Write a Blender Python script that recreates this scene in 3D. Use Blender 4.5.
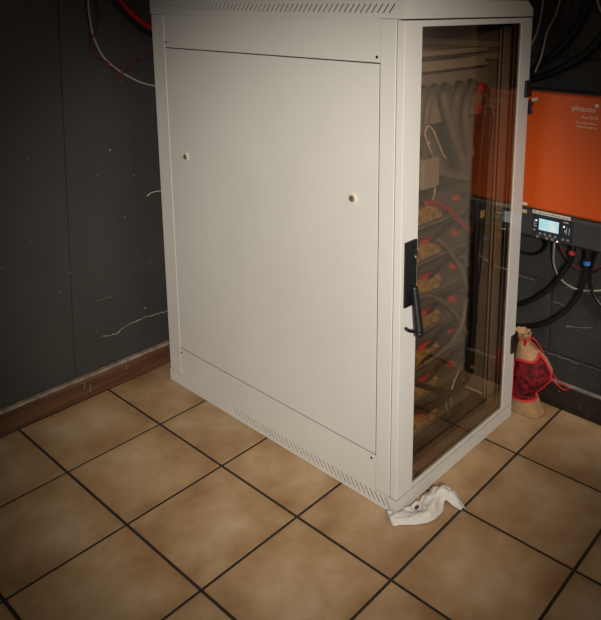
import bpy, bmesh, math, random
from mathutils import Vector, Matrix, Euler, noise
for o in list(bpy.data.objects): bpy.data.objects.remove(o)
S = bpy.context.scene
C = S.collection
random.seed(7)

# ------------------------------------------------------------------ camera
CAM = Vector((-1.24214, -0.94237, 1.29497)); ROT = Euler((1.364619, -0.003153, -0.847903), 'XYZ')
F, CX, CY = 690.93, 353.24, 149.33
cd = bpy.data.cameras.new('camera'); cam = bpy.data.objects.new('camera', cd); C.objects.link(cam)
cam.location = CAM; cam.rotation_euler = ROT
cd.sensor_fit = 'HORIZONTAL'; cd.sensor_width = 36; cd.lens = F*36/601
cd.shift_x = (300.5-CX)/601; cd.shift_y = (CY-310)/601; cd.clip_start = 0.02
S.camera = cam
# ------------------------------------------------------------------ light
w = bpy.data.worlds.new('world'); S.world = w; w.use_nodes = True
w.node_tree.nodes['Background'].inputs[0].default_value = (1.0, 0.9, 0.78, 1)
w.node_tree.nodes['Background'].inputs[1].default_value = 0.02
def spot(name, loc, tgt, power, size, rad, col, blend=1.0):
    l = bpy.data.lights.new(name, 'SPOT'); o = bpy.data.objects.new(name, l); C.objects.link(o)
    l.energy = power; l.spot_size = math.radians(size); l.spot_blend = blend; l.shadow_soft_size = rad; l.color = col
    o.location = loc; o.rotation_euler = (Vector(tgt)-Vector(loc)).to_track_quat('-Z', 'Y').to_euler()
    return o
spot('vignette_spot', (-1.60, -1.482, 1.50), (-0.10, 0.175, 0.61), 352, 44, 0.12, (1.0, 0.94, 0.86))  # added lamp well below the ceiling; its narrow cone imitates lens vignetting
al = bpy.data.lights.new('ceiling_lamp', 'AREA'); ao = bpy.data.objects.new('ceiling_lamp', al); C.objects.link(ao)
al.energy = 4; al.size = 0.5; al.color = (1.0, 0.86, 0.7); ao.location = (-0.7, -1.3, 2.35)
spot('door_fill_spot', (0.00, -1.75, 2.25), (0.755, -0.75, 0.95), 240, 28, 0.1, (1.0, 0.93, 0.84))  # unseen lamp, added to brighten door_1 for the haze in the glass
vs = S.view_settings
S.display_settings.display_device = 'sRGB'
vs.view_transform = 'Standard'; vs.look = 'None'; vs.exposure = 0.0; vs.gamma = 1.0; vs.use_curve_mapping = False

# ------------------------------------------------------------------ helpers
def lin(c):
    return tuple(((x/255)/12.92 if x/255 <= 0.04045 else ((x/255+0.055)/1.055)**2.4) for x in c)+(1,)
_RM = ROT.to_matrix()
def at(x, y, axis, val):                 # a point of the place on a known plane, from survey coordinates
    d = _RM @ Vector(((x-CX)/F, -(y-CY)/F, -1.0))
    t = (val-CAM[axis])/d[axis]
    return CAM + d*t
MATS = {}
def mat(name, col, rough=0.5, metal=0.0, var=0.0, scale=8.0, bump=0.0, bscale=60.0, col2=None, spec=0.5, coat=0.0, objvar=0.0):
    if name in MATS: return MATS[name]
    m = bpy.data.materials.new(name); m.use_nodes = True; MATS[name] = m
    nt = m.node_tree; b = nt.nodes['Principled BSDF']
    b.inputs['Roughness'].default_value = rough; b.inputs['Metallic'].default_value = metal
    b.inputs['Specular IOR Level'].default_value = spec; b.inputs['Coat Weight'].default_value = coat
    tc = nt.nodes.new('ShaderNodeTexCoord')
    c1 = lin(col)
    if var or col2:
        n = nt.nodes.new('ShaderNodeTexNoise'); n.inputs['Scale'].default_value = scale; n.inputs['Detail'].default_value = 5
        nt.links.new(tc.outputs['Object'], n.inputs['Vector'])
        r = nt.nodes.new('ShaderNodeValToRGB')
        c2 = lin(col2) if col2 else tuple(x*(1-var) for x in c1[:3])+(1,)
        c3 = c1 if col2 else tuple(min(1, x*(1+var)) for x in c1[:3])+(1,)
        r.color_ramp.elements[0].position = 0.35; r.color_ramp.elements[1].position = 0.65
        r.color_ramp.elements[0].color = c2; r.color_ramp.elements[1].color = c3
        nt.links.new(n.outputs['Fac'], r.inputs['Fac']); nt.links.new(r.outputs['Color'], b.inputs['Base Color'])
    else:
        b.inputs['Base Color'].default_value = c1
    if bump:
        n2 = nt.nodes.new('ShaderNodeTexNoise'); n2.inputs['Scale'].default_value = bscale; n2.inputs['Detail'].default_value = 4
        nt.links.new(tc.outputs['Object'], n2.inputs['Vector'])
        bp = nt.nodes.new('ShaderNodeBump'); bp.inputs['Strength'].default_value = bump; bp.inputs['Distance'].default_value = 0.01
        nt.links.new(n2.outputs['Fac'], bp.inputs['Height']); nt.links.new(bp.outputs['Normal'], b.inputs['Normal'])
    return m
def wloc(o):
    v = Vector((0, 0, 0))
    while o is not None:
        v += o.location; o = o.parent
    return v
def obj(name, bm, m, parent=None, smooth=False, label=None):
    me = bpy.data.meshes.new(name)
    if parent is not None:
        bmesh.ops.translate(bm, verts=bm.verts, vec=-wloc(parent))
    bmesh.ops.recalc_face_normals(bm, faces=bm.faces)
    bm.to_mesh(me); bm.free()
    if smooth:
        for p in me.polygons: p.use_smooth = True
    me.materials.append(m)
    o = bpy.data.objects.new(name, me); C.objects.link(o)
    if parent is not None: o.parent = parent
    if label: o['label'] = label
    return o
def inst(src, loc, parent, rotz=0.0):     # another piece sharing its mesh
    o = src.copy(); C.objects.link(o); o.parent = parent
    o.location = Vector(loc)-wloc(parent); o.rotation_euler = (0, 0, rotz)
    return o
def tag(o, label, cat, group=None):
    o['label'] = label; o['category'] = cat
    if group: o['group'] = group
    return o
def thing(name, label, cat, loc=(0, 0, 0), group=None):
    o = bpy.data.objects.new(name, None); C.objects.link(o); o.location = loc; o.empty_display_size = 0.05
    return tag(o, label, cat, group)
def struct(o): o['kind'] = 'structure'; return o
def NB(): return bmesh.new()
def bx(bm, x0, x1, y0, y1, z0, z1, bev=0.0, seg=2):
    g = bmesh.ops.create_cube(bm, size=1.0)
    vs_ = g['verts']
    for v in vs_:
        v.co = Vector((x0+(v.co.x+0.5)*(x1-x0), y0+(v.co.y+0.5)*(y1-y0), z0+(v.co.z+0.5)*(z1-z0)))
    if bev > 0:
        es = {e for v in vs_ for e in v.link_edges}
        bmesh.ops.bevel(bm, geom=list(es), offset=bev, segments=seg, affect='EDGES', profile=0.5)
    return bm
def box(*a, **k): return bx(NB(), *a, **k)
def hexa(bm, q, n, t):                     # quad q (4 points) extruded by -n*t
    a = [bm.verts.new(Vector(p)) for p in q]; b = [bm.verts.new(Vector(p)-Vector(n)*t) for p in q]
    bm.faces.new(a); bm.faces.new(b[::-1])
    for i in range(4): bm.faces.new((a[i], b[i], b[(i+1) % 4], a[(i+1) % 4]))
def cyl(bm, c, axis, r, h, seg=20, r2=None, bev=0.0):
    q = Vector((0, 0, 1)).rotation_difference(Vector(axis)).to_matrix().to_4x4()
    g = bmesh.ops.create_cone(bm, cap_ends=True, segments=seg, radius1=r, radius2=r if r2 is None else r2, depth=h,
                          matrix=Matrix.Translation(Vector(c)) @ q)
    if bev > 0:
        vset = set(g['verts'])
        es = [e for e in bm.edges if e.verts[0] in vset and e.verts[1] in vset and any(len(f.verts) > 4 for f in e.link_faces)]
        bmesh.ops.bevel(bm, geom=es, offset=bev, segments=2, affect='EDGES')
    return bm
def smoothpts(P, n=8):
    P = [Vector(p) for p in P]; out = []
    for i in range(len(P)-1):
        p0 = P[i-1] if i > 0 else P[i]*2-P[i+1]; p1 = P[i]; p2 = P[i+1]; p3 = P[i+2] if i+2 < len(P) else P[i+1]*2-P[i]
        for k in range(n):
            t = k/n
            out.append(0.5*((2*p1)+(p2-p0)*t+(2*p0-5*p1+4*p2-p3)*t*t+(3*p1-p0-3*p2+p3)*t**3))
    out.append(P[-1]); return out
def tube(P, r, seg=8, n=8, bm=None, smooth=True, rf=None):
    bm = bm or NB()
    P = smoothpts(P, n) if smooth else [Vector(p) for p in P]
    d = (P[1]-P[0]).normalized(); u = d.orthogonal().normalized(); rings = []
    for i, p in enumerate(P):
        nd = (P[min(i+1, len(P)-1)]-P[max(i-1, 0)]).normalized()
        u = (d.rotation_difference(nd) @ u); d = nd; u = (u-d*u.dot(d)).normalized(); v = d.cross(u)
        rr = r if rf is None else r*rf(i/(len(P)-1), i)
        rings.append([bm.verts.new(p+(u*math.cos(2*math.pi*k/seg)+v*math.sin(2*math.pi*k/seg))*rr) for k in range(seg)])
    for a, b in zip(rings, rings[1:]):
        for k in range(seg): bm.faces.new((a[k], a[(k+1) % seg], b[(k+1) % seg], b[k]))
    bm.faces.new(rings[0][::-1]); bm.faces.new(rings[-1])
    return bm
def text_mesh(s, size, extr=0.0003):
    cu = bpy.data.curves.new('t', 'FONT'); cu.body = s; cu.size = size; cu.extrude = extr; cu.align_x = 'LEFT'
    to = bpy.data.objects.new('t', cu); C.objects.link(to)
    dg = bpy.context.evaluated_depsgraph_get(); me = bpy.data.meshes.new_from_object(to.evaluated_get(dg))
    bm = NB(); bm.from_mesh(me); bpy.data.objects.remove(to); bpy.data.meshes.remove(me); return bm

# ------------------------------------------------------------------ materials
M_white = mat('painted_steel', (204, 201, 193), 0.42, var=0.025, scale=3.0, bump=0.02, bscale=400)
M_cream = mat('door_paint', (206, 203, 196), 0.42, var=0.02, scale=3.0)
M_gap = mat('shadow_gap', (40, 37, 33), 0.8)
M_black = mat('black_plastic', (17, 17, 18), 0.45)
M_cable = mat('black_cable', (14, 14, 15), 0.5)
M_wall = mat('charcoal_paint', (50, 47, 44), 0.62, var=0.10, scale=5.0, bump=0.12, bscale=30)
M_block = mat('charcoal_block_paint', (48, 46, 45), 0.66, var=0.12, scale=7.0, bump=0.25, bscale=45)
M_joint = mat('mortar_joint', (40, 38, 37), 0.9, var=0.2, scale=20)
M_chip = mat('bare_plaster', (138, 129, 116), 0.9, var=0.2, scale=90)
M_grout = mat('dark_grout', (40, 31, 24), 0.9, var=0.3, scale=30)
M_ceil = mat('ceiling_paint', (170, 162, 150), 0.9)
M_chrome = mat('chrome', (190, 180, 168), 0.25, 1.0)
M_brass = mat('brass', (205, 158, 80), 0.4, 0.4, var=0.3, scale=60)
M_red = mat('red_plastic', (196, 48, 38), 0.45)
M_redcable = mat('red_cable', (150, 22, 20), 0.45)
M_greycable = mat('grey_cable', (150, 140, 132), 0.5)
M_battery = mat('battery_case', (88, 83, 77), 0.5, var=0.1, scale=20)
M_inner = mat('inner_steel', (124, 117, 108), 0.5, var=0.05)
M_rail = mat('rail_steel', (172, 160, 146), 0.45, 0.1)

def tile_material():
    m = bpy.data.materials.new('beige_glazed_tile'); m.use_nodes = True; nt = m.node_tree; b = nt.nodes['Principled BSDF']
    N = nt.nodes.new; L = nt.links.new
    tc = N('ShaderNodeTexCoord'); oi = N('ShaderNodeObjectInfo')
    ad = N('ShaderNodeVectorMath'); ad.operation = 'ADD'
    mu = N('ShaderNodeVectorMath'); mu.operation = 'SCALE'; mu.inputs['Scale'].default_value = 40
    cmb = N('ShaderNodeCombineXYZ'); L(oi.outputs['Random'], cmb.inputs[0]); L(oi.outputs['Random'], cmb.inputs[1]); L(cmb.outputs[0], mu.inputs[0])
    L(tc.outputs['Object'], ad.inputs[0]); L(mu.outputs[0], ad.inputs[1])
    n1 = N('ShaderNodeTexNoise'); n1.inputs['Scale'].default_value = 7; n1.inputs['Detail'].default_value = 3.5; n1.inputs['Roughness'].default_value = 0.6
    L(ad.outputs[0], n1.inputs['Vector'])
    # glaze pools darker along the rims of each tile
    sx = N('ShaderNodeSeparateXYZ'); L(tc.outputs['Object'], sx.inputs[0])
    ax = N('ShaderNodeMath'); ax.operation = 'ABSOLUTE'; L(sx.outputs[0], ax.inputs[0])
    ay = N('ShaderNodeMath'); ay.operation = 'ABSOLUTE'; L(sx.outputs[1], ay.inputs[0])
    mx = N('ShaderNodeMath'); mx.operation = 'MAXIMUM'; L(ax.outputs[0], mx.inputs[0]); L(ay.outputs[0], mx.inputs[1])
    mr = N('ShaderNodeMapRange'); mr.inputs['From Min'].default_value = 0.06; mr.inputs['From Max'].default_value = 0.155; L(mx.outputs[0], mr.inputs['Value'])
    ml = N('ShaderNodeMath'); ml.operation = 'MULTIPLY_ADD'; L(mr.outputs[0], ml.inputs[0]); ml.inputs[1].default_value = -0.20; L(n1.outputs['Fac'], ml.inputs[2])
    rp = N('ShaderNodeValToRGB'); e = rp.color_ramp.elements
    e[0].position = 0.14; e[0].color = lin((140, 105, 68)); e[1].position = 0.68; e[1].color = lin((187, 160, 128))
    k = e.new(0.42); k.color = lin((168, 136, 99))
    L(ml.outputs[0], rp.inputs['Fac'])
    hv = N('ShaderNodeHueSaturation'); L(rp.outputs['Color'], hv.inputs['Color'])
    vr = N('ShaderNodeMapRange'); vr.inputs['To Min'].default_value = 0.9; vr.inputs['To Max'].default_value = 1.06; L(oi.outputs['Random'], vr.inputs['Value']); L(vr.outputs[0], hv.inputs['Value'])
    L(hv.outputs['Color'], b.inputs['Base Color'])
    n2 = N('ShaderNodeTexNoise'); n2.inputs['Scale'].default_value = 90; n2.inputs['Detail'].default_value = 3; L(ad.outputs[0], n2.inputs['Vector'])
    bp = N('ShaderNodeBump'); bp.inputs['Strength'].default_value = 0.06; bp.inputs['Distance'].default_value = 0.01; L(n2.outputs['Fac'], bp.inputs['Height']); L(bp.outputs['Normal'], b.inputs['Normal'])
    b.inputs['Roughness'].default_value = 0.48; b.inputs['Specular IOR Level'].default_value = 0.35
    return m
M_tile = tile_material()
def wood_material(name, c1, c2, axis):
    m = bpy.data.materials.new(name); m.use_nodes = True; nt = m.node_tree; b = nt.nodes['Principled BSDF']; N = nt.nodes.new; L = nt.links.new
    tc = N('ShaderNodeTexCoord'); mp = N('ShaderNodeMapping'); sc = [60, 60, 60]; sc[axis] = 2.5; mp.inputs['Scale'].default_value = sc
    L(tc.outputs['Object'], mp.inputs['Vector']); n = N('ShaderNodeTexNoise'); n.inputs['Scale'].default_value = 1; n.inputs['Detail'].default_value = 6; n.inputs['Distortion'].default_value = 0.6
    L(mp.outputs[0], n.inputs['Vector']); r = N('ShaderNodeValToRGB'); r.color_ramp.elements[0].position = 0.3; r.color_ramp.elements[1].position = 0.7
    r.color_ramp.elements[0].color = lin(c1); r.color_ramp.elements[1].color = lin(c2)
    L(n.outputs['Fac'], r.inputs['Fac']); L(r.outputs['Color'], b.inputs['Base Color']); b.inputs['Roughness'].default_value = 0.5
    return m
M_wood = wood_material('brown_stained_wood', (58, 35, 22), (98, 63, 40), 0)
M_wood2 = wood_material('dark_stained_wood', (26, 21, 18), (46, 37, 30), 1)

def glass_material():
    m = bpy.data.materials.new('brown_tinted_glass'); m.use_nodes = True; nt = m.node_tree
    for n in list(nt.nodes): nt.nodes.remove(n)
    N = nt.nodes.new; L = nt.links.new
    out = N('ShaderNodeOutputMaterial'); mix = N('ShaderNodeMixShader'); tr = N('ShaderNodeBsdfTransparent'); gl = N('ShaderNodeBsdfGlossy'); lw = N('ShaderNodeLayerWeight'); lw.inputs['Blend'].default_value = 0.5
    pw = N('ShaderNodeMath'); pw.operation = 'POWER'; pw.inputs[1].default_value = 4.5; fr = N('ShaderNodeMath'); fr.operation = 'MULTIPLY_ADD'; fr.inputs[1].default_value = 0.95; fr.inputs[2].default_value = 0.085
    L(lw.outputs['Facing'], pw.inputs[0]); L(pw.outputs[0], fr.inputs[0])
    tr.inputs[0].default_value = (0.84, 0.765, 0.68, 1); gl.inputs['Roughness'].default_value = 0.0; gl.inputs[0].default_value = (1, 1, 1, 1)
    L(fr.outputs[0], mix.inputs[0]); L(tr.outputs[0], mix.inputs[1]); L(gl.outputs[0], mix.inputs[2]); L(mix.outputs[0], out.inputs[0])
    return m
M_glass = glass_material()

# ================================================================== the room
XW, YW = 0.755, 1.13                       # right wall and left wall planes
X0, Y0, ZC = -2.3, -2.6, 2.45
TS, TA, TYAW, TO = 0.30374, 0.30684, 0.011043, (-0.48043, 0.80228)
fl = struct(obj('floor', box(X0, XW, Y0, YW, -0.06, -0.0018), M_grout))
def clip_tile(cx, cy):
    bm = NB(); g = 0.0040
    hx, hy = TS/2-g, TA/2-g
    bx(bm, -hx, hx, -hy, hy, -0.010, 0.0, bev=0.0010, seg=2)
    bmesh.ops.transform(bm, matrix=Matrix.Translation((cx, cy, 0)) @ Matrix.Rotation(TYAW, 4, 'Z'), verts=bm.verts)
    return bm
proto = None; cc, ss = math.cos(TYAW), math.sin(TYAW)
for i in range(-2, 11):
    for j in range(-6, 5):
        lx, ly = (j+0.5)*TS, -(i+0.5)*TA
        cx, cy = TO[0]+cc*lx-ss*ly, TO[1]+ss*lx+cc*ly
        if cx-TS/2 > XW or cy-TA/2 > YW or cx+TS/2 < X0 or cy+TA/2 < Y0: continue
        inside = cx+TS/2+0.01 < XW and cy+TA/2+0.01 < YW and cx-TS/2 > X0 and cy-TA/2 > Y0
        if inside:
            if proto is None:
                bm = NB(); g = 0.0040; bx(bm, -TS/2+g, TS/2-g, -TA/2+g, TA/2-g, -0.010, 0.0, bev=0.0010)
                me = bpy.data.meshes.new('tile'); bm.to_mesh(me); bm.free(); me.materials.append(M_tile)
                proto = bpy.data.objects.new('tile', me); C.objects.link(proto); proto.parent = fl
                o = proto
            else:
                o = proto.copy(); C.objects.link(o)
            o.location = (cx, cy, random.uniform(-0.0006, 0.0)); o.rotation_euler = (0, 0, TYAW)
        else:
            bm = clip_tile(cx, cy)
            for co, no in (((XW-0.002, 0, 0), (1, 0, 0)), ((0, YW-0.002, 0), (0, 1, 0)), ((X0, 0, 0), (-1, 0, 0)), ((0, Y0, 0), (0, -1, 0))):
                bmesh.ops.bisect_plane(bm, geom=bm.verts[:]+bm.edges[:]+bm.faces[:], plane_co=co, plane_no=no, clear_outer=True)
            if len(bm.faces) < 3: bm.free(); continue
            bmesh.ops.transform(bm, matrix=(Matrix.Translation((cx, cy, 0)) @ Matrix.Rotation(TYAW, 4, 'Z')).inverted(), verts=bm.verts)
            o = obj('tile', bm, M_tile); o.parent = fl; o.location = (cx, cy, 0); o.rotation_euler = (0, 0, TYAW)
wl = struct(obj('wall_left', box(X0-0.1, XW+0.1, YW, YW+0.1, -0.06, ZC), M_wall))
wr = struct(obj('wall_right', box(XW+0.0025, XW+0.1, Y0-0.1, YW, -0.06, ZC), M_joint))
struct(obj('wall_rear', box(X0-0.1, XW+0.1, Y0-0.1, Y0, -0.06, ZC), mat('grey_wall_paint', (120, 112, 102), 0.8)))
struct(obj('wall_side', box(X0-0.1, X0, Y0, YW, -0.06, ZC), mat('grey_wall_paint', (120, 112, 102), 0.8)))
struct(obj('ceiling', box(X0-0.1, XW+0.1, Y0-0.1, YW+0.1, ZC, ZC+0.08), M_ceil))
# painted blocks of the right wall
DOOR_Y1, DOOR_Y0 = -0.318, -1.17
blk = {}
def block(y0, y1, z0, z1):
    if y1-y0 < 0.02 or z1-z0 < 0.02: return
    j = 0.003
    key = (round(y1-y0, 3), round(z1-z0, 3))
    if key not in blk:
        hy, hz = (y1-y0)/2-j, (z1-z0)/2-j
        bm = box(0.0, 0.006, -hy, hy, -hz, hz, bev=0.002, seg=1)
        o = obj('block', bm, M_block); blk[key] = o
    else:
        o = blk[key].copy(); C.objects.link(o)
    o.parent = wr; o.location = (XW, (y0+y1)/2, (z0+z1)/2)
k = 0; z = -0.06
while z < ZC:
    zz0, zz1 = max(z, 0), min(z+0.24, ZC)
    y = -0.04 + (0.25 if k % 2 == 0 else 0.0) - 0.5*6
    while y < YW:
        a, b = max(y, Y0), min(y+0.5, YW)
        if b > a:
            if zz0 < 2.05 and a < DOOR_Y1+0.06 and b > DOOR_Y0-0.06:
                block(a, min(b, DOOR_Y0-0.06), zz0, zz1) if a < DOOR_Y0-0.06 else None
                block(max(a, DOOR_Y1+0.06), b, zz0, zz1) if b > DOOR_Y1+0.06 else None
            else: block(a, b, zz0, zz1)
        y += 0.5
    z += 0.24; k += 1
# paint chips and cracks (pale bare plaster)
def crack(parent, pts, wdt, nrm, name='crack'):
    n = Vector(nrm); bm = NB(); P = [Vector(p) for p in pts]; Q = []
    for a, b in zip(P, P[1:]):
        for t in range(6):
            Q.append(a.lerp(b, t/6)+Vector((0, 0, random.uniform(-0.0025, 0.0025))))
    Q.append(P[-1]); pa = None
    for i, q in enumerate(Q):
        d = (Q[min(i+1, len(Q)-1)]-Q[max(i-1, 0)]).normalized(); s = d.cross(n).normalized()*wdt*random.uniform(0.25, 1.0)
        pr = [bm.verts.new(q+s+n*0.0006), bm.verts.new(q-s+n*0.0006), bm.verts.new(q-s-n*0.0004), bm.verts.new(q+s-n*0.0004)]
        if pa:
            for e in range(4): bm.faces.new((pa[e], pa[(e+1) % 4], pr[(e+1) % 4], pr[e]))
        else: bm.faces.new(pr)
        pa = pr
    bm.faces.new(pa[::-1])
    return obj(name, bm, M_chip, parent)
def chip(parent, c, r, nrm):
    bm = NB(); n = Vector(nrm); u = n.orthogonal().normalized(); v = n.cross(u)
    ks = random.randint(5, 7); top = []; bot = []
    for e in range(ks):
        a = 2*math.pi*e/ks; rr = r*random.uniform(0.4, 1.2); p = Vector(c)+u*math.cos(a)*rr+v*math.sin(a)*rr*random.uniform(0.4, 0.9)
        top.append(bm.verts.new(p+n*0.0006)); bot.append(bm.verts.new(p-n*0.0004))
    bm.faces.new(top); bm.faces.new(bot[::-1])
    for e in range(ks): bm.faces.new((top[e], bot[e], bot[(e+1) % ks], top[(e+1) % ks]))
    return obj('paint_chip', bm, M_chip, parent)
NL, NR = (0, -1, 0), (-1, 0, 0)
crack(wl, [at(x, y, 1, YW) for x, y in ((102, 336.6), (110, 335.5), (116, 334), (121, 329), (126, 325.5), (138, 320), (149, 316), (158, 313.5), (167, 311))], 0.0016, NL)
crack(wl, [at(x, y, 1, YW) for x, y in ((97, 301), (104, 299), (112, 296))], 0.0005, NL)
for x, y, r in ((44, 72, 2.2), (41, 75, 1.4), (52, 34, 1.6), (66, 155, 2.4), (28, 159, 1.4), (110, 150, 2.6), (103, 78, 1.5), (102, 70, 1.2), (97, 175, 1.4), (134, 175, 1.8), (135, 115, 1.3),
                (79, 263, 2.4), (70, 273, 2.2), (60, 292, 2.2), (2, 268, 2.0), (125, 217, 2.4), (145, 308, 2.2), (78, 338, 2.6), (31, 241, 1.6), (60, 206, 1.4), (105, 203, 1.4), (150, 262, 1.6)):
    chip(wl, at(x, y, 1, YW), r*0.0017, NL)
for pts in (((548, 353), (560, 357), (578, 364)), ((518, 275), (528, 278), (536, 280)), ((566, 326), (575, 327), (592, 328)), ((553, 301), (558, 303), (566, 306))):
    crack(wr, [at(x, y, 0, XW) for x, y in pts], 0.0009, NR)
for x, y, r in ((568, 326, 2.5), (577, 330, 2), (571, 285, 3), (548, 296, 2), (549, 12, 2), (571, 55, 2.5), (566, 73, 2), (590, 18, 2), (594, 24, 2), (556, 80, 2), (574, 368, 2)):
    chip(wr, at(x, y, 0, XW), r*0.0012, NR)
# flush board strip in the left wall
bm = NB(); hexa(bm, [(-0.282, YW-0.003, 0.09), (-0.222, YW-0.003, 0.09), (-0.147, YW-0.003, 1.95), (-0.212, YW-0.003, 1.95)], (0, -1, 0), 0.004)
struct(obj('trim_1', bm, M_wall))
# baseboards
bl = struct(obj('baseboard_left', box(X0, XW, 1.108, YW-0.001, 0.0005, 0.069, bev=0.003), M_wood))
obj('worn_top_edge', box(X0, XW, 1.1105, YW-0.001, 0.0692, 0.080, bev=0.003), mat('worn_grey_paint', (128, 112, 96), 0.9, var=0.3, scale=40), bl, label='worn grey paint along the top edge')
for x, y in ((84, 384), (90, 387), (126, 365)):
    crack(bl, [at(x, y-2, 1, 1.1078), at(x+0.5, y+1, 1, 1.1078), at(x, y+5, 1, 1.1078)], 0.0013, NL, 'scratch')
br = struct(obj('baseboard_right', box(0.738, XW-0.0005, DOOR_Y1+0.06, 1.107, 0.0005, 0.088, bev=0.003), M_wood2))
obj('paint_line', box(0.7385, XW-0.001, DOOR_Y1+0.06, 1.107, 0.0882, 0.0915), mat('pale_filler', (122, 114, 104), 0.9, var=0.35, scale=35), br, label='pale filler line along the top edge')
for x, y in ((559, 391), (580, 408), (594, 410), (588, 416)):
    chip(br, at(x, y, 0, 0.7375), 0.0022, NR)
# grey door in the right wall, just outside the frame (it mirrors in the cabinet glass)
M_doorp = mat('pale_door_paint', (214, 206, 194), 0.6)
d1 = struct(obj('door_1', box(XW-0.012, XW+0.02, DOOR_Y0, DOOR_Y1, 0.004, 2.0, bev=0.003), M_doorp))
obj('jamb', box(XW-0.018, XW+0.002, DOOR_Y1+0.004, DOOR_Y1+0.058, 0.001, 2.05), M_doorp, d1)
obj('jamb', box(XW-0.018, XW+0.002, DOOR_Y0-0.058, DOOR_Y0-0.004, 0.001, 2.05), M_doorp, d1)
obj('head', box(XW-0.018, XW+0.002, DOOR_Y0-0.003, DOOR_Y1+0.003, 2.004, 2.05), M_doorp, d1)

# ================================================================== the cabinet
W, D, ZP, ZT, ZTOP = 0.600, 1.007, 0.0433, 1.2647, 1.302
cab = thing('server_cabinet', 'tall white steel server cabinet with a brown glass door', 'cabinet')
def slot_band(bm, L0, L1, z0, z1, s0, s1, slots, slant, wd, fn, nrm, t):
    """a sheet from L0 to L1 with slanted slots cut through it; fn(l, z) -> point"""
    hexa(bm, [fn(L0, z0), fn(L1, z0), fn(L1, s0), fn(L0, s0)], nrm, t)
    hexa(bm, [fn(L0, s1), fn(L1, s1), fn(L1, z1), fn(L0, z1)], nrm, t)
    eb, et = L0, L0
    for s in slots:
        hexa(bm, [fn(eb, s0), fn(s, s0), fn(s+slant, s1), fn(et, s1)], nrm, t)
        eb, et = s+wd, s+slant+wd
    hexa(bm, [fn(eb, s0), fn(L1, s0), fn(L1, s1), fn(et, s1)], nrm, t)
pitch = 0.0172
bm = NB()
slot_band(bm, 0.0, D, ZT, ZTOP, 1.277, 1.2975, [0.044+pitch*i for i in range(53)], -0.016, 0.0042, lambda l, z: (0.0, l, z), (-1, 0, 0), 0.002)
slot_band(bm, 0.0021, W, ZT, ZTOP-0.017, 1.269, 1.281, [0.05+0.0125*i for i in range(8)], 0.010, 0.003, lambda l, z: (l, 0.0, z), (0, -1, 0), 0.002)
hexa(bm, [(0.0021, 0.0, ZTOP-0.017), (W, 0, ZTOP-0.017), (W-0.034, 0, ZTOP+0.008), (0.0021, 0, ZTOP+0.008)], (0, -1, 0), 0.002)
hexa(bm, [(W, 0.002, ZT), (W, D-0.002, ZT), (W, D-0.002, ZTOP-0.017), (W, 0.002, ZTOP-0.017)], (1, 0, 0), 0.002)
hexa(bm, [(W, 0.002, ZTOP-0.017), (W, D-0.002, ZTOP-0.017), (W-0.034, D-0.002, ZTOP+0.008), (W-0.034, 0.002, ZTOP+0.008)], (0.6, 0, 0.8), 0.002)
hexa(bm, [(0.0, 0.0, ZTOP+0.008), (W-0.034, 0.0, ZTOP+0.008), (W-0.034, D, ZTOP+0.008), (0.0, D, ZTOP+0.008)], (0, 0, 1), 0.002)
bx(bm, 0.0, 0.002, 0.0, D, ZTOP, ZTOP+0.008)
bx(bm, 0.002, W-0.002, D-0.002, D, ZT, ZTOP)
obj('top_cap', bm, M_white, cab)
obj('roof_plate', box(0.010, W-0.010, 0.006, D-0.010, ZT-0.001, ZT+0.003), M_inner, cab)
bm = NB()
slot_band(bm, 0.0, D, 0.001, ZP, 0.011, 0.037, [0.018+pitch*i for i in range(37)], 0.019, 0.0050, lambda l, z: (0.0, l, z), (-1, 0, 0), 0.001)
bx(bm, 0.001, W, 0.0, 0.002, 0.001, ZP-0.0012); bx(bm, W-0.002, W, 0.002, D, 0.001, ZP); bx(bm, 0.002, W-0.002, D-0.002, D, 0.001, ZP)
obj('base_plinth', bm, M_white, cab)
obj('base_plate', box(0.004, W-0.004, 0.004, D-0.004, 0.030, 0.034), mat('base_steel', (78, 70, 62), 0.6), cab)
# side frame (left): posts, strips, removable panel
obj('corner_post', box(0.0, 0.030, 0.0245, 0.070, ZP+0.0008, ZT-0.0008, bev=0.0012), M_white, cab)
obj('corner_post', box(0.0, 0.030, 0.938, 0.983, ZP+0.0008, ZT-0.0008, bev=0.0012), M_white, cab)
obj('rear_frame', box(0.0015, 0.03, 0.9845, D-0.002, ZP+0.002, ZT-0.002, bev=0.001), M_white, cab)
obj('seam_shade', box(0.0024, 0.006, 0.069, 0.939, ZP+0.0005, ZT-0.0005), M_gap, cab)  # dark sheet standing in for the shade inside the panel seams
obj('upper_strip', box(0.0010, 0.0023, 0.0712, 0.937, 1.1640, ZT-0.0001, bev=0.0004), M_white, cab)
sp = obj('side_panel', box(0.0004, 0.0023, 0.0728, 0.9358, 0.1460, 1.1610, bev=0.0005), M_white, cab)
obj('lower_strip', box(0.0003, 0.0023, 0.0712, 0.937, ZP+0.0001, 0.1430, bev=0.0004), M_white, cab)
for y, z in ((0.852, 0.826), (0.154, 0.824)):
    bm = NB(); cyl(bm, (-0.0008, y, z), (1, 0, 0), 0.0145, 0.004, 24, bev=0.001)
    lk = obj('lock', bm, mat('lock_collar', (205, 200, 190), 0.3), sp, smooth=False)
    bm = NB(); cyl(bm, (-0.0032, y, z), (1, 0, 0), 0.0085, 0.004, 20, bev=0.001); obj('lock_barrel', bm, mat('lock_metal', (140, 116, 88), 0.35, 0.3), lk)
    bm = NB(); bx(bm, -0.0056, -0.0050, y-0.001, y+0.001, z-0.005, z+0.005); obj('keyhole', bm, M_black, lk)
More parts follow.
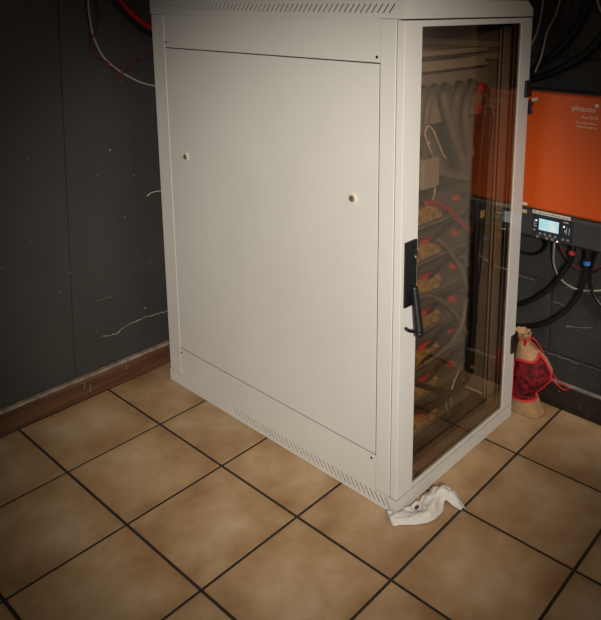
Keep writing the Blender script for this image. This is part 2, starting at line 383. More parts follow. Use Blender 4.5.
for y, z in ((0.080, 1.177), (0.929, 1.18), (0.085, 0.130), (0.932, 0.128)):
    bm = NB(); cyl(bm, (0.0003, y, z), (1, 0, 0), 0.0034, 0.0014, 14); obj('screw', bm, M_black, cab)
# right and rear sides, inside frame
obj('side_panel', box(W-0.006, W-0.002, 0.03, 0.985, ZP+0.001, ZT-0.001), M_inner, cab)
obj('rear_panel', box(0.031, W-0.007, D-0.010, D-0.004, ZP+0.001, ZT-0.001), M_inner, cab)
for x0, x1, s in ((0.535, 0.572, 1), (0.034, 0.068, -1)):
    bm = NB(); bx(bm, x0, x1, 0.050, 0.053, ZP, ZT-0.003)
    if s > 0: bx(bm, x1-0.003, x1, 0.053, 0.085, ZP, ZT-0.003)
    else: bx(bm, x0, x0+0.003, 0.053, 0.085, ZP, ZT-0.003)
    obj('mounting_rail', bm, M_rail, cab)
for z in (1.14, 1.175): obj('cross_bar', box(W-0.030, W-0.007, 0.09, 0.93, z, z+0.018), M_rail, cab)
obj('sill', box(0.031, W-0.031, 0.026, 0.040, ZP-0.008, ZP+0.020), mat('sill_steel', (120, 104, 88), 0.5), cab)
# the door
dz0, dz1 = ZP+0.0018, ZT-0.0036
gx0, gx1, gz0, gz1 = 0.067, 0.538, 0.0575, 1.2468
bm = NB()
bx(bm, 0.0, gx0, 0.0, 0.0215, dz0, dz1, bev=0.0012); bx(bm, gx1, W, 0.0, 0.0215, dz0, dz1, bev=0.0012)
bx(bm, gx0-0.001, gx1+0.001, 0.0004, 0.0211, dz0+0.0004, gz0); bx(bm, gx0-0.001, gx1+0.001, 0.0004, 0.0211, gz1, dz1-0.0004)
dr = obj('door', bm, M_cream, cab, label='white steel door frame')
obj('glass_pane', box(gx0-0.004, gx1+0.004, 0.0014, 0.0050, gz0-0.004, gz1+0.004), M_glass, dr, label='brown tinted glass pane')
bm = NB()
for a in ((gx0, gx0+0.006, gz0, gz1), (gx1-0.008, gx1, gz0, gz1), (gx0, gx1, gz0, gz0+0.006), (gx0, gx1, gz1-0.005, gz1)): bx(bm, a[0], a[1], 0.0053, 0.014, a[2], a[3])
obj('gasket', bm, M_black, dr)
bm = NB(); bx(bm, 0.003, 0.028, 0.0218, 0.0242, dz0, dz1); obj('gap_shade_strip', bm, M_black, dr)  # black strip added to darken the door gap, in place of its shade
# swing handle
bm = NB(); bx(bm, 0.0115, 0.0570, -0.007, -0.0002, 0.574, 0.741, bev=0.002); obj('handle_plate', bm, M_black, dr, label='black handle plate')
bm = NB(); bx(bm, 0.037, 0.054, -0.0085, -0.0068, 0.60, 0.728, bev=0.0005); obj('handle_recess', bm, mat('recess_black', (8, 8, 8), 0.6), dr)
bm = NB()
tube([(0.045, -0.008, 0.622), (0.044, -0.014, 0.590), (0.042, -0.022, 0.550), (0.040, -0.030, 0.510)], 0.0105, seg=10, bm=bm, rf=lambda t, i: 0.85+0.25*t)
tube([(0.040, -0.029, 0.513), (0.020, -0.028, 0.519), (0.004, -0.026, 0.526), (-0.004, -0.024, 0.534)], 0.004, seg=8, bm=bm)
bmesh.ops.create_uvsphere(bm, u_segments=12, v_segments=8, radius=0.0118, matrix=Matrix.Translation((0.040, -0.030, 0.507)))
obj('handle_lever', bm, M_black, dr, smooth=True, label='black lever swung out')
bm = NB(); cyl(bm, (0.049, -0.0095, 0.698), (0, 1, 0), 0.0065, 0.005, 18, bev=0.001); bx(bm, 0.0475, 0.0505, -0.014, -0.008, 0.700, 0.716, bev=0.0008); obj('key_lock', bm, M_chrome, dr)
for z0, z1 in ((1.034, 1.083), (0.228, 0.288)):
    bm = NB(); bx(bm, 0.572, 0.608, -0.007, 0.001, z0, z1, bev=0.0025); cyl(bm, (0.609, 0.004, (z0+z1)/2), (0, 0, 1), 0.0075, z1-z0, 16, bev=0.001)
    obj('hinge', bm, M_black, dr)

# ================================================================== inside the cabinet
BY = 0.125                                 # plane of the battery fronts
u1 = thing('distribution_unit', 'grey rack unit with cable outlets at top of the cabinet', 'rack unit', (0.30, 0.10, 0.985))
obj('case', box(0.072, 0.532, 0.108, 0.50, 0.985, 1.117), mat('unit_grey', (150, 142, 132), 0.5), u1)
obj('front_plate', box(0.070, 0.534, 0.100, 0.1075, 0.985, 1.118, bev=0.001), mat('unit_grey', (150, 142, 132), 0.5), u1)
u2 = thing('blank_rack_panel', 'plain grey blank panel above the cable outlets in the cabinet', 'rack panel', (0.30, 0.10, 1.126))
obj('panel', box(0.070, 0.534, 0.098, 0.102, 1.126, 1.152, bev=0.001), mat('unit_pale', (176, 167, 155), 0.5), u2)
for x in (0.082, 0.522):
    bm = NB(); cyl(bm, (x, 0.0965, 1.139), (0, 1, 0), 0.004, 0.003, 12); obj('screw', bm, M_black, u2)
obj('shelf_lip', box(0.070, 0.534, 0.100, 0.104, 1.166, 1.178), mat('unit_pale', (176, 167, 155), 0.5), u2)
XS = [0.208, 0.256, 0.305, 0.372, 0.434]
for x in XS:
    bm = NB(); cyl(bm, (x, 0.094, 1.080), (0, 1, 0), 0.014, 0.012, 6); cyl(bm, (x, 0.085, 1.080), (0, 1, 0), 0.011, 0.010, 14); obj('cable_gland', bm, M_black, u1)
for z in (1.062, 1.000):
    bm = NB(); cyl(bm, (0.498, 0.092, z), (0, 1, 0), 0.014, 0.016, 16); obj('red_connector', bm, M_red, u1, label='red round connector')
M_cond = mat('grey_conduit', (104, 98, 91), 0.55)
def ip(x, y, Y): return at(x, y, 1, Y)
paths = [[(0.208, 0.080, 1.080), ip(422, 96, 0.058), ip(420, 112, 0.054), ip(419, 135, 0.058)],
         [(0.256, 0.080, 1.080), ip(432, 95, 0.060), ip(427, 110, 0.054), ip(425, 130, 0.060), (0.200, 0.080, 0.906)],
         [(0.305, 0.080, 1.080), ip(444, 97, 0.056), ip(449, 120, 0.050), ip(457, 145, 0.050), ip(465, 168, 0.054)],
         [(0.372, 0.080, 1.080), ip(457, 96, 0.066), ip(453, 114, 0.080), ip(455, 134, 0.083), ip(462, 160, 0.084)],
         [(0.434, 0.080, 1.080), ip(468, 98, 0.062), ip(465, 115, 0.058), ip(467, 135, 0.058), ip(471, 155, 0.064)]]
wh = ['leftmost', 'second from left', 'middle', 'second from right', 'rightmost']
for p, q in zip(paths, wh):
    tag(obj('conduit', tube(p, 0.0125, seg=10, n=20, rf=lambda t, i: 1.0 if i % 2 else 0.92), M_cond, smooth=True), 'grey flexible conduit behind the glass, %s of the five' % q, 'conduit', 'conduits in the cabinet')
p1 = [(0.498, 0.083, 1.062), (0.478, 0.066, 1.050), (0.462, 0.062, 0.99), (0.455, 0.064, 0.90), (0.452, 0.066, 0.75), (0.448, 0.064, 0.60), (0.455, 0.066, 0.45), (0.462, 0.07, 0.30), (0.45, 0.085, 0.17)]
tag(obj('power_cable', tube(p1, 0.0085, n=10), M_cable, smooth=True), 'thick black cable hanging from the upper red connector', 'cable')
p2 = [(0.498, 0.083, 1.000), (0.490, 0.068, 0.995), (0.476, 0.066, 0.96), (0.486, 0.07, 0.86), (0.505, 0.08, 0.75), (0.510, 0.085, 0.62), (0.492, 0.08, 0.52), (0.478, 0.078, 0.42), (0.485, 0.085, 0.20)]
tag(obj('power_cable', tube(p2, 0.011, n=10), M_cable, smooth=True), 'thick black cable hanging from the lower red connector', 'cable')
p3 = [(0.508, 0.083, 1.000), (0.520, 0.07, 0.97), (0.515, 0.075, 0.88), (0.528, 0.085, 0.78), (0.520, 0.09, 0.60), (0.505, 0.09, 0.45), (0.515, 0.09, 0.33)]
tag(obj('thin_cable', tube(p3, 0.003, n=10), M_cable, smooth=True), 'thin black wire hanging beside the cabinet rail', 'cable')
tg = tag(obj('cable_tag', box(0.444, 0.464, 0.048, 0.052, 0.690, 0.712, bev=0.001), mat('beige_tag', (196, 176, 120), 0.7)), 'small beige tag on the black cable inside the cabinet', 'tag')
bj = thing('junction_box', 'small grey junction box behind the upper left glass', 'junction box', (0.205, 0.06, 0.825))
obj('body', box(0.172, 0.242, 0.064, 0.096, 0.825, 0.905, bev=0.004), mat('box_grey', (160, 152, 143), 0.5), bj)
obj('lid', box(0.174, 0.240, 0.060, 0.0645, 0.827, 0.903, bev=0.002), mat('box_grey', (160, 152, 143), 0.5), bj)
M_whitewire = mat('white_wire', (205, 196, 178), 0.5)
tag(obj('white_wire', tube([(0.222, 0.066, 0.899), ip(431, 152, 0.042), ip(427, 142, 0.040), ip(425, 133, 0.040), ip(428, 126, 0.040), ip(433, 130, 0.040), ip(438, 142, 0.042), ip(443, 154, 0.046), ip(446, 158, 0.05)], 0.0022, seg=6), M_whitewire, smooth=True), 'thin white wire looping above the junction box', 'wire')
tag(obj('white_wire', tube([(0.225, 0.066, 0.829), ip(435, 190, 0.050), ip(433, 200, 0.060)], 0.0022, seg=6), M_whitewire, smooth=True), 'short white wire dropping below the junction box', 'wire')
tag(obj('cable_label', box(*[c for a, h in zip(ip(428.5, 143, 0.037), (0.006, 0.001, 0.004)) for c in (a-h, a+h)]), M_whitewire), 'tiny white label on the looping wire behind the glass', 'label')
# batteries
rows = [0.700, 0.595, 0.490, 0.385, 0.280, 0.175, 0.070]
rn = ['topmost of the stack', 'second from the top', 'third from the top', 'fourth from the top', 'fifth from the top', 'second from the bottom', 'bottom of the stack']
M_cell = mat('amber_cell', (168, 142, 88), 0.4, var=0.5, scale=50)
bat = []
def make_battery(z0, q):
    t = thing('battery_module', 'dark battery module with brass terminals behind the glass, %s' % q, 'battery', (0.30, BY, z0), 'battery modules in the cabinet')
    return t
def battery_parts(t, z0):
    rr = random.Random(3)
    obj('case', box(0.075, 0.500, BY, 0.62, z0, z0+0.078, bev=0.003), M_battery, t)
    obj('shelf', box(0.070, 0.533, BY-0.012, 0.66, z0-0.006, z0-0.001), M_inner, t)
    for k in range(6):
        x = 0.165+k*0.031; h = rr.uniform(0.050, 0.064)
        bm = NB(); bx(bm, x-0.011, x+0.011, BY-0.016, BY-0.0005, z0+0.008, z0+h, bev=0.002); obj('cell_block', bm, M_cell, t)
        bm = NB(); cyl(bm, (x, BY-0.021, z0+h-0.013), (0, 1, 0), 0.0055, 0.010, 6); obj('terminal', bm, M_brass, t)
    bm = NB(); bx(bm, 0.225, 0.275, BY-0.034, BY-0.017, z0+0.062, z0+0.074, bev=0.004); obj('red_cap', bm, M_red, t)
    bm = NB(); cyl(bm, (0.412, BY-0.010, z0+0.045), (0, 1, 0), 0.009, 0.019, 14); obj('red_terminal', bm, M_red, t)
    bm = NB(); cyl(bm, (0.460, BY-0.010, z0+0.045), (0, 1, 0), 0.009, 0.019, 14); obj('black_terminal', bm, M_black, t)
t0 = make_battery(rows[0], rn[0]); battery_parts(t0, rows[0])
for z0, q in zip(rows[1:], rn[1:]):
    t = t0.copy(); C.objects.link(t); t.location = (0.30, BY, z0); t['label'] = 'dark battery module with brass terminals behind the glass, %s' % q
    for ch in list(t0.children):
        c = ch.copy(); C.objects.link(c); c.parent = t
for i, z0 in enumerate(rows[:-1]):
    d = rows[i+1]
    nm = rn[i].replace(' of the stack', '')
    tag(obj('jumper_cable', tube([(0.460, BY-0.022, z0+0.045), (0.455, BY-0.040, z0+0.03), (0.40, BY-0.046, z0-0.005), (0.33, BY-0.044, z0-0.010), (0.26, BY-0.04, d+0.072), (0.245, BY-0.036, d+0.067)], 0.0055, seg=8), M_cable, smooth=True),
        'black jumper cable sagging below the battery that is %s' % rn[i], 'cable', 'jumper cables between batteries')
tag(obj('red_cable', tube([ip(424, 204, 0.075), ip(434, 202, 0.068), ip(446, 208, 0.064), ip(456, 217, 0.062), ip(464, 225, 0.062), ip(470, 231, 0.07)], 0.0085, seg=10), M_redcable, smooth=True), 'thick red cable running down across the top battery', 'cable')
lk = [([(416, 298, .060), (430, 296, .058), (445, 303, .058), (458, 317, .060), (467, 334, .07)], 'grey cable sagging across the middle of the battery stack', M_cond, .007),
      ([(424, 364, .06), (440, 353, .046), (454, 339, .042), (463, 320, .042), (467, 298, .044)], 'grey cable rising across the lower battery stack', M_cond, .006),
      ([(414, 383, .060), (432, 389, .052), (450, 392, .052), (464, 384, .056), (472, 370, .066)], 'black cable bowing below the lower batteries', M_cable, .008),
      ([(413, 413, .050), (430, 409, .036), (446, 399, .032), (460, 386, .032)], 'black cable rising near the cabinet bottom', M_cable, .006),
      ([(436, 240, .060), (446, 246, .056), (452, 254, .056), (462, 270, .058), (468, 290, .066)], 'grey cable hanging beside the upper batteries', M_cond, .006)]
for P, q, m, r in lk:
    tag(obj('loose_cable', tube([ip(*p) for p in P], r, seg=8), m, smooth=True), q, 'cable')
for k, P in enumerate(([(0.36, 0.05, 0.245), (0.325, 0.052, 0.20), (0.30, 0.055, 0.165)], [(0.335, 0.05, 0.225), (0.330, 0.055, 0.17), (0.34, 0.06, 0.13)], [(0.300, 0.055, 0.165), (0.31, 0.055, 0.14), (0.318, 0.058, 0.125)])):
    tag(obj('loose_wire', tube(P, 0.0016, seg=6), M_whitewire, smooth=True), ['long pale wire end hanging low behind the glass', 'crossing pale wire end hanging low behind the glass', 'short pale wire end lowest behind the glass'][k], 'wire')
tag(obj('floor_cable', tube([(0.08, 0.09, 0.062), (0.20, 0.075, 0.060), (0.32, 0.08, 0.056), (0.45, 0.10, 0.050), (0.52, 0.16, 0.046)], 0.008, seg=8), M_cable, smooth=True), 'black cable lying along the cabinet bottom', 'cable')

# ================================================================== inverter on the right wall
IX, IY0, IY1, IZ0, IZ1, IZM = 0.667, -0.224, 0.080, 0.587, 1.0430, 0.6766
M_orange = mat('orange_paint', (206, 84, 24), 0.42, var=0.03, scale=4)
M_dgrey = mat('dark_grey_paint', (62, 60, 60), 0.45, var=0.04)
inv = thing('inverter', 'orange and dark grey inverter hanging on the right wall', 'inverter', (IX+0.06, -0.085, IZ0))
obj('housing', box(IX+0.012, XW-0.0005, IY0+0.004, IY1-0.004, IZ0+0.004, IZ1+0.004, bev=0.004), M_dgrey, inv)
obj('front_cover', box(IX, IX+0.05, IY0, IY1, IZM+0.001, IZ1, bev=0.012, seg=4), M_orange, inv, smooth=False, label='bright orange front cover')
obj('lower_housing', box(IX, IX+0.06, IY0, IY1, IZ0, IZM-0.0008, bev=0.010, seg=4), M_dgrey, inv, label='dark grey lower housing')
def FX(x, y): return at(x, y, 0, IX)
# display
M_screen = bpy.data.materials.new('lit_screen'); M_screen.use_nodes = True
nt = M_screen.node_tree; b = nt.nodes['Principled BSDF']; b.inputs['Base Color'].default_value = (0.1, 0.15, 0.18, 1); b.inputs['Roughness'].default_value = 0.2
tcn = nt.nodes.new('ShaderNodeTexCoord'); nz = nt.nodes.new('ShaderNodeTexNoise'); nz.inputs['Scale'].default_value = 22; rpn = nt.nodes.new('ShaderNodeValToRGB')
rpn.color_ramp.elements[0].color = lin((206, 224, 220)); rpn.color_ramp.elements[1].color = lin((150, 215, 215)); rpn.color_ramp.elements[0].position = 0.4; rpn.color_ramp.elements[1].position = 0.6
nt.links.new(tcn.outputs['Object'], nz.inputs[0]); nt.links.new(nz.outputs['Fac'], rpn.inputs[0]); nt.links.new(rpn.outputs[0], b.inputs['Emission Color']); b.inputs['Emission Strength'].default_value = 0.85
pan = obj('control_panel', box(IX-0.0016, IX+0.004, -0.1352, -0.0048, IZ0+0.008, 0.6650, bev=0.001), mat('panel_dark', (44, 46, 52), 0.35), inv)
obj('screen_bezel', box(IX-0.0026, IX, -0.0955, -0.0211, 0.6145, 0.6583, bev=0.0008), mat('bezel_blue', (28, 42, 72), 0.3), pan)
obj('screen', box(IX-0.0034, IX-0.001, -0.0904, -0.0262, 0.6186, 0.6543), M_screen, pan, label='lit pale blue screen')
M_btn = mat('button_grey', (118, 118, 120), 0.45)
for y, z in ((-0.0313, 0.6064), (-0.0476, 0.6064), (-0.0639, 0.6064), (-0.0802, 0.6064), (-0.0231, 0.5957), (-0.0537, 0.5962), (-0.0720, 0.5962), (-0.0109, 0.6155), (-0.1057, 0.6043), (-0.1209, 0.6043)):
    bm = NB(); cyl(bm, (IX-0.0022, y, z), (1, 0, 0), 0.0046, 0.002, 14, bev=0.0005); obj('button', bm, M_btn, pan)
M_mark = mat('white_print', (205, 203, 198), 0.5)
M_led = bpy.data.materials.new('led'); M_led.use_nodes = True; M_led.node_tree.nodes['Principled BSDF'].inputs['Emission Color'].default_value = lin((225, 235, 235)); M_led.node_tree.nodes['Principled BSDF'].inputs['Emission Strength'].default_value = 0.9
for y, z in ((-0.0165, 0.6461), (-0.1067, 0.6441), (-0.0883, 0.5931)):
    bm = NB(); cyl(bm, (IX-0.0022, y, z), (1, 0, 0), 0.0026, 0.002, 12); obj('indicator_light', bm, M_led, pan)
for y0, y1, z0, z1 in ((-0.0186, -0.0099, 0.6267, 0.6293), (-0.0186, -0.0099, 0.6359, 0.6374), (-0.0109, -0.0097, 0.6278, 0.6481), (-0.1199, -0.1031, 0.6568, 0.6588), (-0.1158, -0.1143, 0.6217, 0.6430), (-0.1245, -0.1230, 0.6217, 0.6430), (-0.1118, -0.1087, 0.6278, 0.6339)):
    obj('panel_mark', box(IX-0.0022, IX-0.001, y0, y1, z0, z1), M_mark, pan)
stk = obj('sticker', box(IX-0.0014, IX+0.001, -0.1245, -0.0015, 0.6670, 0.6772), mat('white_sticker', (214, 208, 198), 0.6), inv, label='white printed sticker strip')
y = -0.0050
bm = NB()
while y > -0.1210:
    l = random.uniform(0.0012, 0.0026)
    if random.random() > 0.14: bx(bm, IX-0.0017, IX-0.0012, y-l, y, 0.6697, 0.6697+random.uniform(0.003, 0.0046))
    y -= l+0.0009
pr = obj('sticker_print', bm, mat('grey_print', (90, 84, 80), 0.7), stk); pr['kind'] = 'stuff'
obj('sticker', box(IX-0.0012, IX+0.001, 0.0180, 0.0482, 0.6863, 0.6945), mat('white_sticker', (214, 208, 198), 0.6), inv)
obj('sticker', box(IX-0.0012, IX+0.001, 0.0180, 0.0400, 0.6604, 0.6716), mat('beige_sticker', (190, 172, 120), 0.6), inv)
M_print = mat('pale_print', (226, 206, 186), 0.5)
def wall_text(s, size, yr, z, parent, m, name='lettering'):
    bm = text_mesh(s, size)
    wmax = max(v.co.x for v in bm.verts)
    for v in bm.verts:                       # local x -> -Y, local y -> Z, facing -X; right aligned at y = yr
        x, yy, zz = v.co; v.co = Vector((IX-0.0006-zz, yr+(wmax-x), z+yy))
    o = obj(name, bm, m, parent); return o
wall_text('phocos', 0.0235, -0.174, 0.9975, inv, M_print)
bm = NB(); cyl(bm, (IX-0.0006, -0.1785, 1.0175), (1, 0, 0), 0.0058, 0.0012, 18); obj('logo_dot', bm, M_print, inv)
wall_text('Any-Grid', 0.0130, -0.183, 0.9775, inv, M_print)
wall_text('Pure Sine Wave', 0.0095, -0.183, 0.9615, inv, M_print)
wall_text('Hybrid Inverter', 0.0095, -0.183, 0.9500, inv, M_print)
# cable tag beside the hinge
ht = thing('hinge_tag', 'white tag with red clip hanging under the upper door hinge', 'tag', (0.615, -0.006, 1.0))
obj('paper', box(0.602, 0.636, -0.012, -0.0105, 1.021, 1.030), mat('white_sticker', (214, 208, 198), 0.6), ht)
bm = NB(); bx(bm, 0.602, 0.611, -0.012, -0.002, 0.984, 1.021, bev=0.001); obj('clip', bm, M_black, ht)
bm = NB(); bx(bm, 0.603, 0.611, -0.0145, -0.0115, 0.993, 1.010, bev=0.001); obj('red_switch', bm, M_red, ht)

# ================================================================== cables on the right wall
def rp(x, y, X=0.742): return at(x, y, 0, X)
def up(p, z=2.44):                        # the run of a cable up the wall to the ceiling
    k = max(1, int((z-p.z)/0.06)); return [Vector((p.x, p.y, z+(p.z-z)*i/k)) for i in range(k)]
def cable(name, pts, r, m, label, seg=10, n=10, cat='cable', group=None):
    return tag(obj(name, tube(pts, r, seg=seg, n=n), m, smooth=True), label, cat, group)
def inv_cable(name, col_m, ring_m, pts, label, ring):
    t = thing(name, label, 'cable', pts[0])
    obj('sheath', tube(pts, 0.0085, seg=10, n=10), M_cable, t, smooth=True)
    bm = NB(); cyl(bm, ring, (0, 0.15, 1), 0.0105, 0.014, 16, bev=0.001); obj('marker_ring', bm, ring_m, t)
    return t
XI = 0.70
a = at(573, 247, 0, XI); a.z = IZ0-0.001
inv_cable('battery_cable', None, M_red, [a, at(572, 256, 0, XI), at(566, 268, 0, XI+0.01), at(552, 286, 0, XI+0.02), at(535, 298, 0, XI+0.025), at(516, 305, 0, XI+0.03), at(500, 306, 0, XI+0.03)],
          'black cable with a red marker ring under the inverter', at(572.3, 252.5, 0, XI))
a = at(588, 250, 0, XI); a.z = IZ0-0.001
inv_cable('battery_cable', None, mat('blue_plastic', (40, 110, 180), 0.45), [a, at(587, 262, 0, XI), at(584, 280, 0, XI+0.01), at(575, 300, 0, XI+0.02), at(558, 316, 0, XI+0.025), at(538, 325, 0, XI+0.03), at(516, 326, 0, XI+0.03), at(496, 322, 0, XI+0.03)],
          'black cable with a blue marker ring under the inverter', at(586.7, 263, 0, XI))
a = at(555, 240, 0, 0.69); a.z = IZ0-0.001
cable('grey_cable', [a, at(554, 250, 0, 0.70), at(554, 264, 0, 0.725), at(560, 278, 0, 0.741), at(573, 288, 0, 0.744), at(590, 291, 0, 0.742), at(606, 290, 0, 0.742)], 0.0034, M_greycable, 'light grey cable hanging in a bow below the inverter', seg=8)
a = at(558, 241, 0, 0.69); a.z = IZ0-0.001
cable('red_wire', [a, at(563, 252, 0, 0.715), at(570, 262, 0, 0.733), at(580, 269, 0, 0.742), at(592, 270, 0, 0.744), at(604, 264, 0, 0.742)], 0.0018, mat('dull_red_wire', (130, 40, 42), 0.5), 'thin red wire hanging below the inverter', seg=6, cat='wire')
cable('black_wire', [a+Vector((0, 0.004, 0)), at(562, 254, 0, 0.72), at(569, 264, 0, 0.737), at(579, 271.5, 0, 0.746), at(592, 272.5, 0, 0.748), at(604, 266.5, 0, 0.744)], 0.0018, M_cable, 'thin black wire hanging below the inverter', seg=6, cat='wire')
a = at(547, 239, 0, 0.69); a.z = IZ0-0.001
cable('thin_cable', [a, at(546, 246, 0, 0.71), at(540, 252, 0, 0.73), at(530, 254, 0, 0.74), at(515, 250, 0, 0.742)], 0.0045, M_cable, 'short black cable curving left below the inverter', seg=8)
a = at(597, 256, 0, 0.71); a.z = IZ0-0.001
cable('thin_cable', [a, at(590, 275, 0, 0.73), at(594, 295, 0, 0.742), at(608, 314, 0, 0.742)], 0.006, M_cable, 'black cable curving right below the inverter', seg=8)
# above the inverter
cable('white_cable', [*up(rp(545, -14)), rp(545, -14), rp(543, 0), rp(541, 15), rp(537, 32), rp(531, 45), rp(524, 54)], 0.0034, M_greycable, 'pale cable running behind the cabinet top corner', seg=8)
cable('white_cable', [*up(rp(563, -14)), rp(563, -14), rp(560, 0), rp(555, 16), rp(547, 32), rp(544, 45, 0.728), rp(540, 60, 0.712), rp(535, 72, 0.712)], 0.0032, M_greycable, 'pale cable hanging between cabinet and black hoses', seg=8)
cable('black_hose', [*up(rp(590, -14, .74)), rp(590, -14, .74), rp(588, 2, .738), rp(580, 22, .736), rp(568, 40, .734), rp(552, 56, .732), rp(536, 67, .732), rp(520, 72, .732)], 0.011, M_cable, 'upper thick black hose curving down on the right wall', cat='hose')
cable('black_hose', [*up(rp(630, -20, .74)), rp(628, -20, .74), rp(612, 20, .74), rp(602, 36, .738), rp(588, 52, .736), rp(572, 63, .734), rp(556, 71, .732), rp(540, 77, .732), rp(522, 80, .73)], 0.0125, M_cable, 'lower thick black hose just above the orange inverter', cat='hose')
cable('thin_cable', [*up(rp(596, -10)), rp(596, -10), rp(599, 6), rp(606, 20), rp(611, 34)], 0.0035, M_greycable, 'pale cable end at the top right corner', seg=8)

# ================================================================== cables on the left wall
def lp(x, y, Y=1.122): return at(x, y, 1, Y)
cable('grey_cable', [*up(lp(89, -12)), lp(89, -12), lp(88, 0), lp(89, 14), lp(93, 35), lp(99, 50), lp(106, 60), lp(118, 70), lp(128, 76), lp(140, 82), lp(156, 86), lp(170, 85)], 0.0034, M_greycable, 'grey cable hanging in a bow on the left wall', seg=8)
base = smoothpts([*up(lp(94, -10)), lp(94, -10), lp(97, 5), lp(100, 18), lp(97, 28), lp(92, 38), lp(91, 46), lp(96, 55), lp(104, 61), lp(112, 68), lp(119, 74), lp(122, 78), lp(121.5, 70), lp(126, 67), lp(131, 67), lp(135, 60), lp(143, 57), lp(150, 52), lp(158, 44)], 8)
for k, (m, q) in enumerate(((mat('dull_red_wire', (130, 40, 42), 0.5), 'red'), (M_cable, 'black'))):
    P = [p+Vector((math.cos(i*0.45+k*math.pi)*0.0026, -0.004+math.sin(i*0.45+k*math.pi)*0.0026, math.cos(i*0.45+k*math.pi)*0.0015)) for i, p in enumerate(base)]
    tag(obj('%s_wire' % q, tube(P, 0.0017, seg=6, smooth=False), m, smooth=True), 'thin %s strand of the twisted wire pair on the left wall' % q, 'wire')
cable('loose_wire', [lp(122, 76), lp(121.5, 80), lp(121, 83)], 0.0018, mat('dull_red_wire', (130, 40, 42), 0.5), 'short red wire end below the twisted pair', seg=6, cat='wire')
cable('red_cable', [*up(lp(113, -14, 1.118)), lp(113, -14, 1.118), lp(120, 0, 1.118), lp(130, 12, 1.116), lp(142, 22, 1.114), lp(154, 29, 1.112), lp(170, 33, 1.11)], 0.0085, M_redcable, 'thick red cable running behind the cabinet top left')
cable('black_cable', [*up(lp(108, -14, 1.12)), lp(108, -14, 1.12), lp(116, 2, 1.12), lp(128, 17, 1.12), lp(140, 28, 1.12), lp(154, 36, 1.12), lp(170, 40, 1.12)], 0.0065, M_cable, 'black cable below the thick red cable on the left wall')
cable('white_wire', [lp(147, 196), lp(152, 192.5), lp(160, 191), lp(170, 193)], 0.0012, M_whitewire, 'tiny white wire end beside the cabinet back edge', seg=6, cat='wire')

# ================================================================== jute bag
bc = Vector((0.668, -0.018, 0.0))
bag = thing('gift_bag', 'jute bag with red see-through window standing beside the cabinet', 'bag', bc)
M_jute = mat('jute', (164, 127, 88), 0.9, var=0.12, scale=30, bump=0.5, bscale=260)
M_rib = mat('red_ribbon', (196, 30, 38), 0.6)
# (height, half depth X, half width Y, centre Y shift, centre X shift)
RING = [(0.002, 0.044, 0.058, -0.002, 0.0), (0.020, 0.044, 0.047, 0.002, 0.0), (0.050, 0.042, 0.039, 0.006, 0.0), (0.075, 0.042, 0.037, 0.007, 0.002), (0.100, 0.046, 0.050, -0.002, 0.004), (0.130, 0.048, 0.064, -0.010, 0.006),
        (0.155, 0.046, 0.064, -0.010, 0.008), (0.185, 0.040, 0.052, -0.002, 0.010), (0.210, 0.030, 0.033, 0.012, 0.012), (0.228, 0.018, 0.019, 0.024, 0.014), (0.236, 0.015, 0.016, 0.028, 0.014), (0.246, 0.019, 0.022, 0.030, 0.013), (0.262, 0.025, 0.028, 0.034, 0.012)]
def ringval(v):
    v = max(0.0, min(0.9999, v))*(len(RING)-1); i = int(v); t = v-i; t = t*t*(3-2*t)
    return [RING[i][k]*(1-t)+RING[i+1][k]*t for k in range(5)]
def bag_pt(a, v, off=0.0):
    h, hx, hy, sy, sx = ringval(v)
    e = 0.75 if v < 0.15 else 0.9
    ca, sa = math.cos(a), math.sin(a)
    pl = 1+0.10*max(0, (v-0.58)/0.42)*math.sin(a*9)+0.02*math.sin(a*3+v*9)
    x = math.copysign(abs(ca)**e, ca)*(hx*pl+off); y = math.copysign(abs(sa)**e, sa)*(hy*pl+off)
    return Vector((bc.x+sx+x, bc.y+sy+y, h))
bm = NB(); NA, NV = 56, 48; R_ = []
for i in range(NV+1): R_.append([bm.verts.new(bag_pt(2*math.pi*k/NA, i/NV)) for k in range(NA)])
for i in range(NV):
    for k in range(NA): bm.faces.new((R_[i][k], R_[i][(k+1) % NA], R_[i+1][(k+1) % NA], R_[i+1][k]))
bm.faces.new(R_[0][::-1])
obj('sack', bm, M_jute, bag, smooth=True)
# window patch (angle 180 deg faces -X, 270 deg faces -Y)
A0, A1, V0, V1 = math.radians(135), math.radians(266), 0.165, 0.545
bm = NB(); R_ = []; na, nv = 40, 26
for i in range(nv+1):
    row = []
    for k in range(na+1):
        s, t = k/na, i/nv
        a = A0+(A1-A0)*s; v = V0+(V1-V0)*t+0.10*s*t+0.03*s*(1-t)
        p = bag_pt(a, v, 0.0022)
        nn = noise.noise(p*75); ed = min(1, 6*min(s, 1-s, t, 1-t))
        p += (p-Vector((bc.x, bc.y, p.z))).normalized()*0.004*ed*max(0, nn)
        row.append(bm.verts.new(p))
    R_.append(row)
for i in range(nv):
    for k in range(na): bm.faces.new((R_[i][k], R_[i][k+1], R_[i+1][k+1], R_[i+1][k]))
edge = [R_[0][k].co.copy() for k in range(na+1)]+[R_[i][na].co.copy() for i in range(1, nv+1)]+[R_[nv][k].co.copy() for k in range(na-1, -1, -1)]+[R_[i][0].co.copy() for i in range(nv-1, -1, -1)]
M_org = mat('red_organza', (130, 26, 32), 0.75, bump=0.3, bscale=200, col2=(48, 10, 14), scale=60, spec=0.2)
obj('window', bm, M_org, bag, smooth=True, label='dark red sheer window showing lumpy contents')
obj('window_trim', tube([p+(p-Vector((bc.x, bc.y, p.z))).normalized()*0.001 for p in edge], 0.0040, seg=6, smooth=False), M_rib, bag, smooth=True)
nk = []
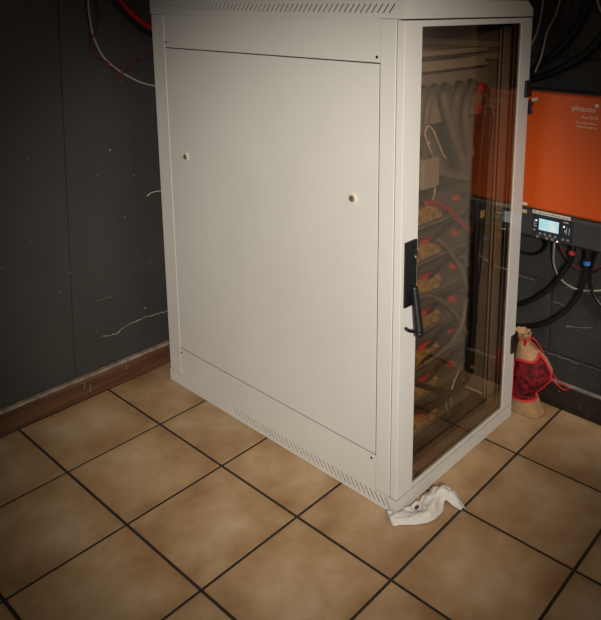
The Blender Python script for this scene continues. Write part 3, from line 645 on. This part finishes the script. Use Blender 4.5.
for k in range(25):
    h, hx, hy, sy, sx = ringval(0.83); a = 2*math.pi*k/24; nk.append((bc.x+sx+math.cos(a)*(hx+0.003), bc.y+sy+math.sin(a)*(hy+0.003), h))
obj('neck_cord', tube(nk, 0.0022, seg=6, smooth=False), M_rib, bag, smooth=True)
def bp_(x, y, X): return at(x, y, 0, X)
cord = [bp_(524, 345, .66), bp_(526, 339, .655), bp_(531, 337.5, .66), bp_(537, 342, .675), bp_(543, 352, .695), bp_(548, 364, .712), bp_(553, 374, .722), bp_(559, 382, .727), bp_(565, 385, .728), bp_(569, 388, .729), bp_(565, 390, .728), bp_(560, 387, .728), bp_(553, 380, .724), bp_(547, 368, .712), bp_(541, 355, .695), bp_(535, 346, .675), bp_(528, 341, .66), bp_(525, 346, .66)]
obj('drawstring', tube(cord, 0.0019, seg=6), M_rib, bag, smooth=True)

# ================================================================== rag at the cabinet corner
rag = thing('white_rag', 'crumpled white cloth lying at the front corner of the cabinet', 'cloth', (0.06, -0.05, 0.0))
def fp(x, y, z=0.0): return at(x, y, 2, z)
rows_px = [  # rows across the cloth: outer edge -> cabinet side, each point (x, y, height)
 [(385.5, 512, .002), (386, 509, .010), (388, 506, .012), (390, 506.5, .010)],
 [(392.5, 525, .002), (391, 518, .012), (392, 513, .014), (394, 512, .010)],
 [(400, 525, .002), (400, 518, .014), (401, 512, .016), (403, 508.5, .012)],
 [(409, 525, .002), (409, 517, .013), (410, 510, .010), (412, 503.5, .012)],
 [(418, 524.5, .002), (418, 516, .016), (418, 509, .008), (420, 499, .012)],
 [(427, 523, .002), (427, 513, .018), (425, 503, .020), (426, 494, .016)],
 [(436, 518.5, .002), (434, 508, .020), (432, 497, .030), (432, 488, .026)],
 [(443, 511, .002), (441, 501, .014), (439, 492, .036), (438, 485.5, .034)],
 [(444, 503, .004), (446, 497, .022), (446, 490, .038), (444, 485.5, .036)],
 [(446, 500.5, .014), (449, 497.5, .022), (451, 492, .030), (450.5, 487.5, .028)],
 [(453, 506, .004), (455, 502, .014), (456.5, 498, .018), (457, 495, .016)],
 [(461, 510.5, .002), (462.5, 508.5, .006), (464, 507.5, .006), (465.5, 506.5, .003)]]
G = [[fp(x, y, z) for x, y, z in r] for r in rows_px]
G2 = [smoothpts(r, 5) for r in G]
cols = [smoothpts([G2[i][k] for i in range(len(G2))], 5) for k in range(len(G2[0]))]
bm = NB(); VV = []
for k, c in enumerate(cols):
    row = []
    for i, p in enumerate(c):
        n_ = noise.noise(p*70)*0.008+noise.noise(p*190)*0.0035
        z = max(0.0012, p.z+n_*min(1, k/4+0.15))
        y = min(p.y, -0.002) if p.x > -0.004 else p.y
        row.append(bm.verts.new((p.x if y < -0.001 else min(p.x, -0.003), y, z)))
    VV.append(row)
for k in range(len(VV)-1):
    for i in range(len(VV[0])-1): bm.faces.new((VV[k][i], VV[k+1][i], VV[k+1][i+1], VV[k][i+1]))
M_cloth = mat('white_cloth', (202, 195, 186), 0.9, bump=0.25, bscale=300)
ro = obj('cloth', bm, M_cloth, rag, smooth=True)
md = ro.modifiers.new('s', 'SOLIDIFY'); md.thickness = 0.0012; md.offset = 1
ms = ro.modifiers.new('ss', 'SUBSURF'); ms.levels = 1; ms.render_levels = 1
bm = NB(); q = fp(417, 507.5, 0.018)
bmesh.ops.create_icosphere(bm, subdivisions=2, radius=0.006, matrix=Matrix.Translation(q) @ Matrix.Diagonal((1.5, 0.6, 0.6, 1)))
obj('blue_patch', bm, mat('navy_cloth', (36, 44, 78), 0.8), rag, smooth=True, label='small navy blue patch')
